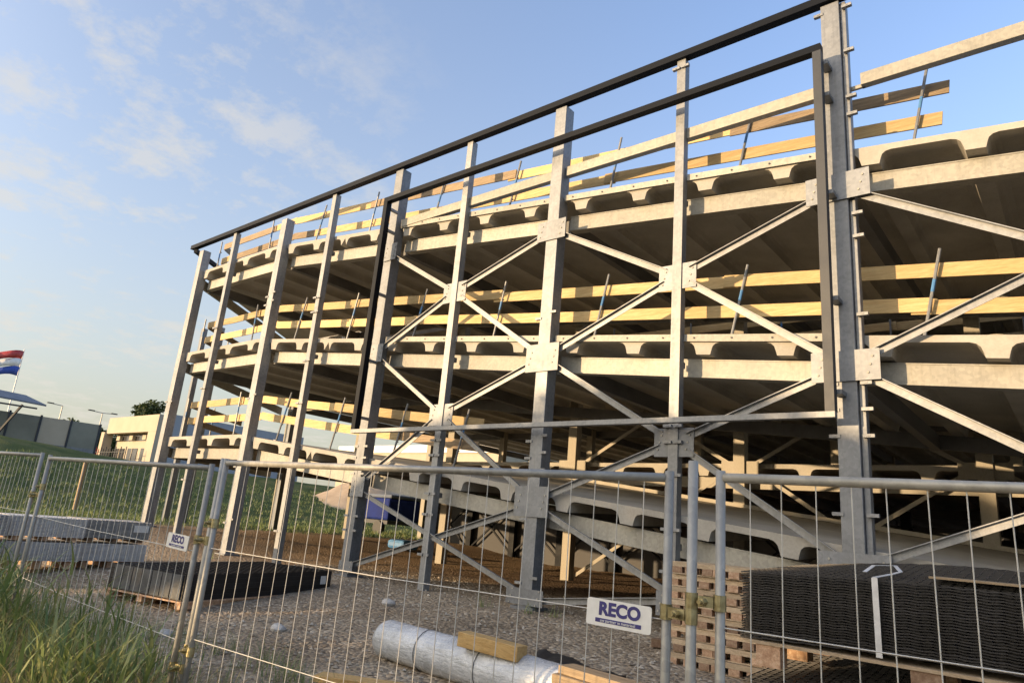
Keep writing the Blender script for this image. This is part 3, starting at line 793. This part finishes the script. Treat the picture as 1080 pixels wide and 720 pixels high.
# broad reed leaves on stalks, in clumps
cents=[(random.uniform(-10.5,-4.2),random.uniform(1.6,2.9),random.uniform(.7,1.15)) for _ in range(26)]
for c in range(210):
    cx_,cy_,hc=random.choice(cents)
    x=cx_+random.gauss(0,.22); y=min(3.05,cy_+random.gauss(0,.18)); h=hc*random.uniform(.65,1.1)*(.55+.45*sst(-3.8,-7,x)); z=gz(x,y); ln=random.uniform(-.12,.14)
    tall.tube([(x,y,z),(x+ln*.4,y,z+h*.5),(x+ln,y,z+h)],[.006,.005,.002],5)
    for k in range(8):
        q=.15+.8*k/8; blade(tall,x+ln*q,y,z+h*q,random.uniform(.22,.42),random.uniform(.014,.028),random.uniform(.45,1.05),random.uniform(0,6.28))
for c in range(3000):
    x=random.uniform(-12,-2.0); y=random.uniform(.3,2.9)
    if random.random()>.15+.85*sst(-1.8,-4.3,x): continue
    for k in range(random.randint(8,16)):
        xx=x+random.gauss(0,.09); yy=y+random.gauss(0,.09)
        blade(dry,xx,yy,gz(xx,yy)-.02,random.uniform(.2,.66),random.uniform(.003,.008),random.uniform(.2,1.2),random.uniform(0,6.28),3)
# tufts out on the gravel
for c in range(150):
    x=random.uniform(-9,-2); y=random.uniform(3.0,4.6)
    for k in range(9):
        xx=x+random.gauss(0,.04); yy=y+random.gauss(0,.04)
        blade(tall,xx,yy,gz(xx,yy)-.02,random.uniform(.1,.32),random.uniform(.004,.008),random.uniform(.2,.9),random.uniform(0,6.28),3)
for x,y in ((-7.0,9.2),(-6.6,9.3),(-7.9,9.1),(-16.3,8.8),(-20.5,9),(-21.5,9.2)):
    for k in range(22):
        blade(tall,x+random.gauss(0,.07),y+random.gauss(0,.07),gz(x,y)-.02,random.uniform(.1,.28),.008,random.uniform(.2,.9),random.uniform(0,6.28),3)
tag(tall.build('tall_grass',M['grass']),'tall green reedy grass growing along the fence at lower left','grass',kind='stuff')
tag(dry.build('dry_grass',M['straw']),'short dry straw coloured grass under the fence','dry grass',kind='stuff')
bank=MB()
for c in range(9000):
    x=random.uniform(-50,-23.5); y=random.uniform(4,40)
    if -27.5<x and y>9.8: 
        if random.random()<.6: continue
    z=gzn(x,y)
    for k in range(3):
        blade(bank,x+random.gauss(0,.12),y+random.gauss(0,.12),z-.03,random.uniform(.08,.26),random.uniform(.03,.06),random.uniform(.1,.8),random.uniform(0,6.28),2)
tag(bank.build('bank_grass',M['grass']),'rough green grass on the embankment behind the fence','grass',kind='stuff')

# ------------------------------------------------------------------ far left background
M['glassg']=mottled('grimy_clear_panel',(.13,.135,.11),(.24,.24,.195),.25,0,.35)
M['render']=mottled('cream_render',(.40,.345,.26),(.48,.42,.325),.5,0,.85,bs=.03)
M['renderg']=mottled('grey_cladding',(.26,.29,.33),(.34,.37,.42),.4,0,.7,(1,1,.2),bs=.05)
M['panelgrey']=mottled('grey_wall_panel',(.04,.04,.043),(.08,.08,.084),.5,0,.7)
M['darkg']=mottled('dark_glazing',(.03,.03,.035),(.08,.08,.085),1,0,.2)
M['redp']=mottled('red_paint',(.35,.03,.03),(.45,.06,.05),3,0,.5)
M['flagblue']=mottled('flag_blue',(.03,.07,.33),(.05,.10,.40),3,0,.8)
M['roofg']=mottled('blue_grey_roof',(.10,.12,.155),(.17,.195,.24),.8,0,.75)
ZP=3.6
# noise barrier
t=thing('noise_barrier','row of tall grimy clear panels in dark posts along the top of the bank','barrier',(-67.3,19,ZP))
p0=Vector((-69.8,8.5,0)); p1=Vector((-66.0,23.3,0)); nb_=7
for k in range(nb_+1):
    c=p0+(p1-p0)*k/nb_
    MB().box(c.x-.08,c.x+.08,c.y-.08,c.y+.08,2.4,6.15-.35*k/nb_).build('post',M['anthr'],t)
    if k<nb_:
        e=p0+(p1-p0)*(k+1)/nb_
        MB().bar((c.x,c.y,4.75-.15*k/nb_),(e.x,e.y,4.72-.15*k/nb_),.04,2.3).build('panel',M['glassg'] if k!=5 else M['render'],t)
        MB().bar((c.x,c.y,3.1),(e.x,e.y,3.1),.12,1.0).build('plinth',M['galv'],t)
# canopy
t=thing('bus_shelter','open shelter with a sloping blue grey roof on dark slanting struts','shelter',(-63.5,14.5,ZP))
m=MB(); q_=[(-65.5,8.5,6.75),(-62.5,17.9,6.2),(-64.9,17.0,6.95),(-68.0,9.0,7.6)]; m.hexa(q_+[(x,y,z+.12) for x,y,z in q_]); m.build('roof',M['roofg'],t)
for q in (.15,.88):
    x_=-65.5+3*q; y_=8.5+9.4*q
    MB().bar((x_-1.5,y_-1.3,3.3),(x_-.2,y_-.3,6.1),.14,.14).build('strut',M['anthr'],t)
MB().bar((-65.3,8.7,6.15),(-62.7,17.4,5.95),.12,.12).build('beam',M['anthr'],t)
# flag
t=thing('flag_pole','slim white pole flying a red white and blue striped flag','flag pole',(-87.4,21.7,ZP))
MB().tube([(-87.4,21.75,ZP-.3),(-87.4,21.65,14.3)],[.09,.05],8).build('pole',M['white'],t)
for k,mm in enumerate((M['flagblue'],M['white'],M['redp'])):
    m=MB(); n=12
    for j in range(2):
        for i in range(n):
            q=i/(n-1); m.v.append((-87.4+.45*math.sin(q*8+j*.5),21.6-4.4*q,11.35+.87*(k+j)-.8*q+.16*math.sin(q*7+.6*j)))
    for i in range(n-1): m.f.append((i,i+1,n+i+1,n+i))
    o=m.build('flag_stripe',mm,t,smooth=True); sd_=o.modifiers.new('s','SOLIDIFY'); sd_.thickness=.02
# lamps
def lamp(label,x,y,zt,arms):
    t=thing('street_lamp',label,'street lamp',(x,y,ZP),'street lamps on the far road')
    MB().tube([(x,y,ZP-.3),(x,y,zt)],[.11,.06],8).build('pole',M['tube'],t)
    for s_ in arms:
        MB().tube([(x,y,zt),(x+.1*s_,y+1.3*s_,zt+.1)],.05,6).build('arm',M['tube'],t)
        MB().box(x+.1*s_-.15,x+.1*s_+.15,y+1.3*s_-.35,y+1.3*s_+.35,zt+.06,zt+.18).build('lamp_head',M['anthr'],t)
lamp('single armed street lamp behind the grimy panels',-95.7,29.1,9.9,(-1,))
lamp('double armed street lamp left of the cream building',-94.3,33.2,9.7,(-1,1))
# school
t=thing('cream_building','low cream rendered building with recessed windows and a deep flat fascia','building',(-79,32,ZP))
a=Vector((-79.9,29.0,0)); dd=Vector((1,0,0)); nn=Vector((0,1,0))
def wb(s0,s1,t0,t1,z0,z1):
    P=lambda s_,t_,z:a+dd*s_+nn*t_+Vector((0,0,z))
    return MB().hexa([P(s0,t0,z0),P(s1,t0,z0),P(s1,t1,z0),P(s0,t1,z0),P(s0,t0,z1),P(s1,t0,z1),P(s1,t1,z1),P(s0,t1,z1)])
wb(.6,11.6,.9,9,2.2,7.0).build('wall',M['render'],t)
wb(.2,11.9,-.1,.88,6.15,7.8).build('fascia',M['render'],t)
wb(.2,11.6,.885,9.1,7.01,7.8).build('roof',M['render'],t)
wb(-.6,.19,-.3,.6,2.2,6.3).build('pillar',M['render'],t)
wb(10.2,11.9,-.1,.89,2.2,6.14).build('pillar',M['render'],t)
wb(.7,10.1,.85,.89,5.45,6.1).build('clerestory',M['darkg'],t)
for k in range(3):
    o=wb(.9+3.1*k,3.2+3.1*k,.84,.889,2.8,4.7).build('window',M['darkg'],t)
    wb(2.0+3.1*k,2.1+3.1*k,.80,.835,2.8,4.7).build('window_frame',M['render'],o)
    wb(1.5+3.1*k,2.3+3.1*k,.5,.84,5.5,5.95).build('vent',M['render'],t)
wb(11.91,11.99,.9,16,2.2,8.0).build('side_wall',M['renderg'],t)
t=thing('cream_hall','long low cream hall seen far off through the lowest open deck','building',(-66,62,ZP-1))
wb(-4,27,33,42,2.2,8.6).build('wall',M['render'],t)
wb(-4.2,27.2,32.8,42.2,8.61,9.6).build('roof',M['white'],t)
for k in range(9): wb(-2+3.2*k,-.4+3.2*k,32.95,32.995,5,7.4).build('window',M['darkg'],t)
t=thing('railing','red and dark railing bars standing before the cream building','railing',(-78,30.5,ZP))
for k in range(16):
    P=a+dd*(.9+k*.6)-nn*1.6
    MB().bar((P.x,P.y,2.6),(P.x,P.y,4.3+.2*(k%2)),.07,.07,(1,0,0)).build('bar',M['redp'] if k<5 else M['anthr'],t)
P=a+dd*.9-nn*1.6; Q=a+dd*10.-nn*1.6
MB().bar((P.x,P.y,4.0),(Q.x,Q.y,4.0),.06,.06).build('rail',M['anthr'],t)
# pale wall and soil heap seen under the decks
M['sand']=mottled('sandy_soil',(.34,.25,.16),(.46,.36,.25),1.2,0,.95,bs=.4)
m=MB(); n=18
for j in range(n):
    for i in range(n):
        u_=i/(n-1)*2-1; v_=j/(n-1)*2-1; r_=math.sqrt(u_*u_+v_*v_)
        x_=-45.5+u_*5; y_=38+v_*6; m.v.append((x_,y_,gz(x_,y_)-.3+max(0,1-r_)**1.0*3.2*(1+.25*mn.noise((x_,y_,0)))))
for j in range(n-1):
    for i in range(n-1): m.f.append((j*n+i,j*n+i+1,(j+1)*n+i+1,(j+1)*n+i))
tag(m.build('soil_heap',M['sand'],org=(-45.5,38,0),smooth=True),'sunlit sandy soil heap seen under the lowest deck','soil heap')
# blue trailer
M['tarp']=mottled('blue_tarp',(.010,.02,.11),(.02,.035,.17),1.5,0,.6)
M['tarp'].node_tree.nodes['Principled BSDF'].inputs['Specular IOR Level'].default_value=.08
M['roofg'].node_tree.nodes['Principled BSDF'].inputs['Specular IOR Level'].default_value=.2
t=thing('trailer','trailer with a blue tarpaulin seen under the lowest deck','trailer',(-30.2,26,gz(-30,26)))
z0=gz(-30.2,26)
m=MB().box(-31.8,-28.9,25,27.6,z0+.75,z0+1.9); m.build('tarpaulin',M['tarp'],t,bevel=.12)
MB().box(-31.8,-28.9,25.1,27.5,z0+1.91,z0+2.1).build('cover_top',M['roofg'],t,bevel=.06)
MB().box(-31.7,-29.0,25.1,27.5,z0+.55,z0+.74).build('chassis',M['anthr'],t)
for x_ in (-31.2,-29.6):
    MB().tube([(x_,24.95,z0+.36),(x_,25.2,z0+.36)],.36,16).build('wheel',M['blackpl'],t)
tag(MB().box(-20.2,-19.3,17.6,18.4,gz(-20,18),gz(-20,18)+.32).build('tarpaulin',M['blue'],bevel=.1,org=(-19.8,18,gz(-20,18))),'bright blue folded tarpaulin on the soil under the deck','tarpaulin')
# grey panel wall with dark braces in the depth on the right
t=thing('panel_wall','grey panel wall with dark cross braces deep under the decks','wall',(-1,24,-1.6))
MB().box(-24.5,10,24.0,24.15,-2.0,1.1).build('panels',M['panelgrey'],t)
for k in range(14):
    x_=-24.3+2.5*k
    MB().box(x_-.14,x_+.14,23.7,23.9,-1.8,1.5).build('post',M['black'],t)
    MB().bar((x_+.1,23.8,-.9),(x_+2.4,23.8,1.0),.06,.07).build('brace',M['black'],t)
    MB().bar((x_+.1,23.72,1.0),(x_+2.4,23.72,-.9),.06,.07).build('brace',M['black'],t)
tag(MB().box(-27.05,-26.95,9.3,9.4,-.6,1.05).build('wooden_stake',M['plankg'],org=(-27,9.35,-.6)),'plain wooden stake standing in the grass of the bank','stake')
# trees
def tree(label,x,y,z,h,w,seed,group='trees beyond the bank',name='leafy_tree'):
    rnd=random.Random(seed)
    t=thing(name,label,'tree',(x,y,z),group)
    m=MB().tube([(x,y,z-.4),(x+.1,y,z+h*.35),(x,y,z+h*.8)],[w*.05+.06,w*.035+.04,.03],8)
    cl=[]
    for k in range(9):
        a_=rnd.uniform(0,6.28); q=rnd.uniform(.4,.92); rr=w*.5*math.sin(math.pi*min(1,(q-.25)/.8))*rnd.uniform(.4,.85)
        e=(x+rr*math.cos(a_),y+rr*math.sin(a_),z+h*q); m.tube([(x,y,z+h*(q-.2)),e],[.05,.015],5); cl.append((e,w*rnd.uniform(.17,.28)))
    cl.append(((x,y,z+h*.9),w*.18))
    m.build('trunk',M['bark'],t)
    c=MB()
    for e,r_ in cl:
        for k in range(260):
            d=Vector((rnd.gauss(0,1),rnd.gauss(0,1),rnd.gauss(0,.8))); d=d.normalized()*r_*rnd.uniform(.45,1.15)
            p=Vector(e)+d; s_=rnd.uniform(.08,.17)*(w/4)**.5*1.5; u_=Vector((rnd.gauss(0,1),rnd.gauss(0,1),rnd.gauss(0,1))).normalized(); v_=u_.orthogonal().normalized()
            c.add([p-u_*s_,p+v_*s_*.6,p+u_*s_,p-v_*s_*.6],[(0,1,2,3)])
    c.build('crown',M['leaf'],t)
for i,(x,y,z,h,w,lab) in enumerate([(-114,36.2,3.2,6.4,7,'round leafy tree rising behind the middle of the grimy panels'),(-113.4,40.2,3.2,5.6,6,'dark leafy tree between grimy panels and double armed lamp'),
    (-112.5,43.0,3.2,4.6,5,'low leafy tree against the left end of the cream building'),(-111.0,45.6,3.2,11.6,5.5,'tall narrow tree standing up behind the cream building roof'),(-121,30,3.2,5.2,8,'broad tree seen low behind the grimy panels at left')]):
    tree(lab,x,y,z,h,w,40+i)
# unseen trees added behind the camera, crowns and gaps shaped to shade the site
shade_wood=MB(); rnd=random.Random(5)
for cx,hh,ww in ((-26.4,3.2,2.6),(-24.3,4.4,3.2),(-21.6,4.8,3.6),(-18.9,4.3,3.0),(-17.6,3.7,1.8),(-13.3,4.2,2.2),(-11.0,4.9,2.6),(-9.2,4.6,3.4),(-6.2,4.6,3.4),(-2.6,4.6,4.0),(1.8,4.6,4.4)):
    shade_wood.tube([(cx,-18,-2),(cx,-18,3.0)],.12,7)
    for k in range(2300):
        d=Vector((rnd.gauss(0,1),rnd.gauss(0,1),rnd.gauss(0,1))).normalized()*rnd.uniform(.3,1.0)**.5
        p=Vector((cx+d.x*ww*.6,-18+d.y*1.5,1.7+hh*.5+d.z*hh*.5)); s_=rnd.uniform(.16,.32)
        u_=Vector((rnd.gauss(0,1),rnd.gauss(0,1),rnd.gauss(0,1))).normalized(); v_=u_.orthogonal().normalized()
        shade_wood.add([p-u_*s_,p+v_*s_*.6,p+u_*s_,p-v_*s_*.6],[(0,1,2,3)])
tag(shade_wood.build('wood',M['leaf']),'unseen trees added behind the viewer to shade the site','wood',kind='stuff')

# ------------------------------------------------------------------ sky, sun, camera
W=bpy.data.worlds.new("World"); S.world=W; W.use_nodes=True
nt=W.node_tree; bg=nt.nodes['Background']
EL=7.0; sdir=Vector((-.55,-1,math.tan(R(EL))*math.hypot(.55,1))).normalized()
sky=nt.nodes.new('ShaderNodeTexSky'); sky.sky_type='NISHITA'; sky.sun_disc=False
sky.sun_elevation=R(EL); sky.sun_rotation=math.atan2(sdir.x,sdir.y)%(2*math.pi)
sky.air_density=1.0; sky.dust_density=1.2; sky.ozone_density=1.6
tc=nt.nodes.new('ShaderNodeTexCoord'); sep=nt.nodes.new('ShaderNodeSeparateXYZ'); L(nt,tc.outputs['Generated'],sep.inputs[0])
def wm(op,a,b_=0.,cl=False):
    n=nt.nodes.new('ShaderNodeMath'); n.operation=op; n.use_clamp=cl
    for i,x in enumerate((a,b_)):
        if isinstance(x,(int,float)): n.inputs[i].default_value=x
        else: L(nt,x,n.inputs[i])
    return n.outputs[0]
zz=wm('MAXIMUM',sep.outputs[2],.0); den=wm('ADD',zz,.12)
cx=wm('DIVIDE',sep.outputs[0],den); cy=wm('DIVIDE',sep.outputs[1],den)
cmb=nt.nodes.new('ShaderNodeCombineXYZ'); L(nt,cx,cmb.inputs[0]); L(nt,cy,cmb.inputs[1])
n1=noise(nt,cmb.outputs[0],6.5,10,.66); n2=noise(nt,cmb.outputs[0],1.1,3,.5)
# clouds lie mainly to the left (-x) of the building
left=wm('MULTIPLY',wm('SUBTRACT',-.28,sep.outputs[0]),2.2,True)
cov=wm('ADD',wm('ADD',n1,wm('MULTIPLY',wm('SUBTRACT',n2,.5),.5)),wm('MULTIPLY',wm('SUBTRACT',left,.6),.13))
cl=ramp(nt,cov,[(.55,(0,0,0)),(.72,(1,1,1))])
cf=wm('MULTIPLY',wm('MULTIPLY',cl.outputs[0],.55),wm('MULTIPLY',wm('SUBTRACT',-.60,sep.outputs[0]),5.0,True))
hz=wm('POWER',wm('SUBTRACT',1.0,zz,True),3.0)
hz=wm('ADD',wm('MULTIPLY',hz,.92),wm('ADD',wm('MULTIPLY',left,.14),.05),True)
tint=mixc(nt,1.,sky.outputs[0],(.95,.93,1.10),'MULTIPLY')
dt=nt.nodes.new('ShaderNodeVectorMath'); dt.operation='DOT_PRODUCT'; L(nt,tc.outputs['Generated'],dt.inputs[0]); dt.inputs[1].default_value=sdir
fill_glow=wm('MULTIPLY',wm('POWER',wm('MAXIMUM',dt.outputs['Value'],0.),4.0),.9)  # bright glow added around the unseen sun to fill the shaded front
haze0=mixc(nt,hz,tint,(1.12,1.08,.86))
haze_and_fill=mixc(nt,fill_glow,haze0,(7.5,6.4,4.7))
mixs=mixc(nt,cf,haze_and_fill,(1.5,1.42,1.28))
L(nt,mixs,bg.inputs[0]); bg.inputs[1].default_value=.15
sl=bpy.data.lights.new('sun','SUN'); sl.energy=2.0; sl.angle=R(.5); sl.color=(1,.70,.39)
so=bpy.data.objects.new('sun',sl); COL.objects.link(so); so.rotation_euler=sdir.to_track_quat('Z','Y').to_euler()
cam=bpy.data.cameras.new('camera'); cam.sensor_width=36; cam.lens=36*725/1080; cam.clip_start=.05; cam.clip_end=3000
co=bpy.data.objects.new('camera',cam); COL.objects.link(co); S.camera=co
f=725.
Zi=Vector((232,-2650,f)).normalized(); Li=Vector((-895,120,f)).normalized(); Xi=-Li; Xi=(Xi-Zi*Xi.dot(Zi)).normalized(); Yi=Zi.cross(Xi)
right=Vector((Xi[0],Yi[0],Zi[0])); up_=-Vector((Xi[1],Yi[1],Zi[1])); back=-Vector((Xi[2],Yi[2],Zi[2]))
co.matrix_world=Matrix(((right.x,up_.x,back.x,0),(right.y,up_.y,back.y,0),(right.z,up_.z,back.z,0),(0,0,0,1)))
vs=S.view_settings; vs.view_transform='Standard'; vs.look='None'; vs.gamma=1; vs.use_curve_mapping=False; vs.exposure=1.85
S.cycles.max_bounces=12; S.cycles.diffuse_bounces=8
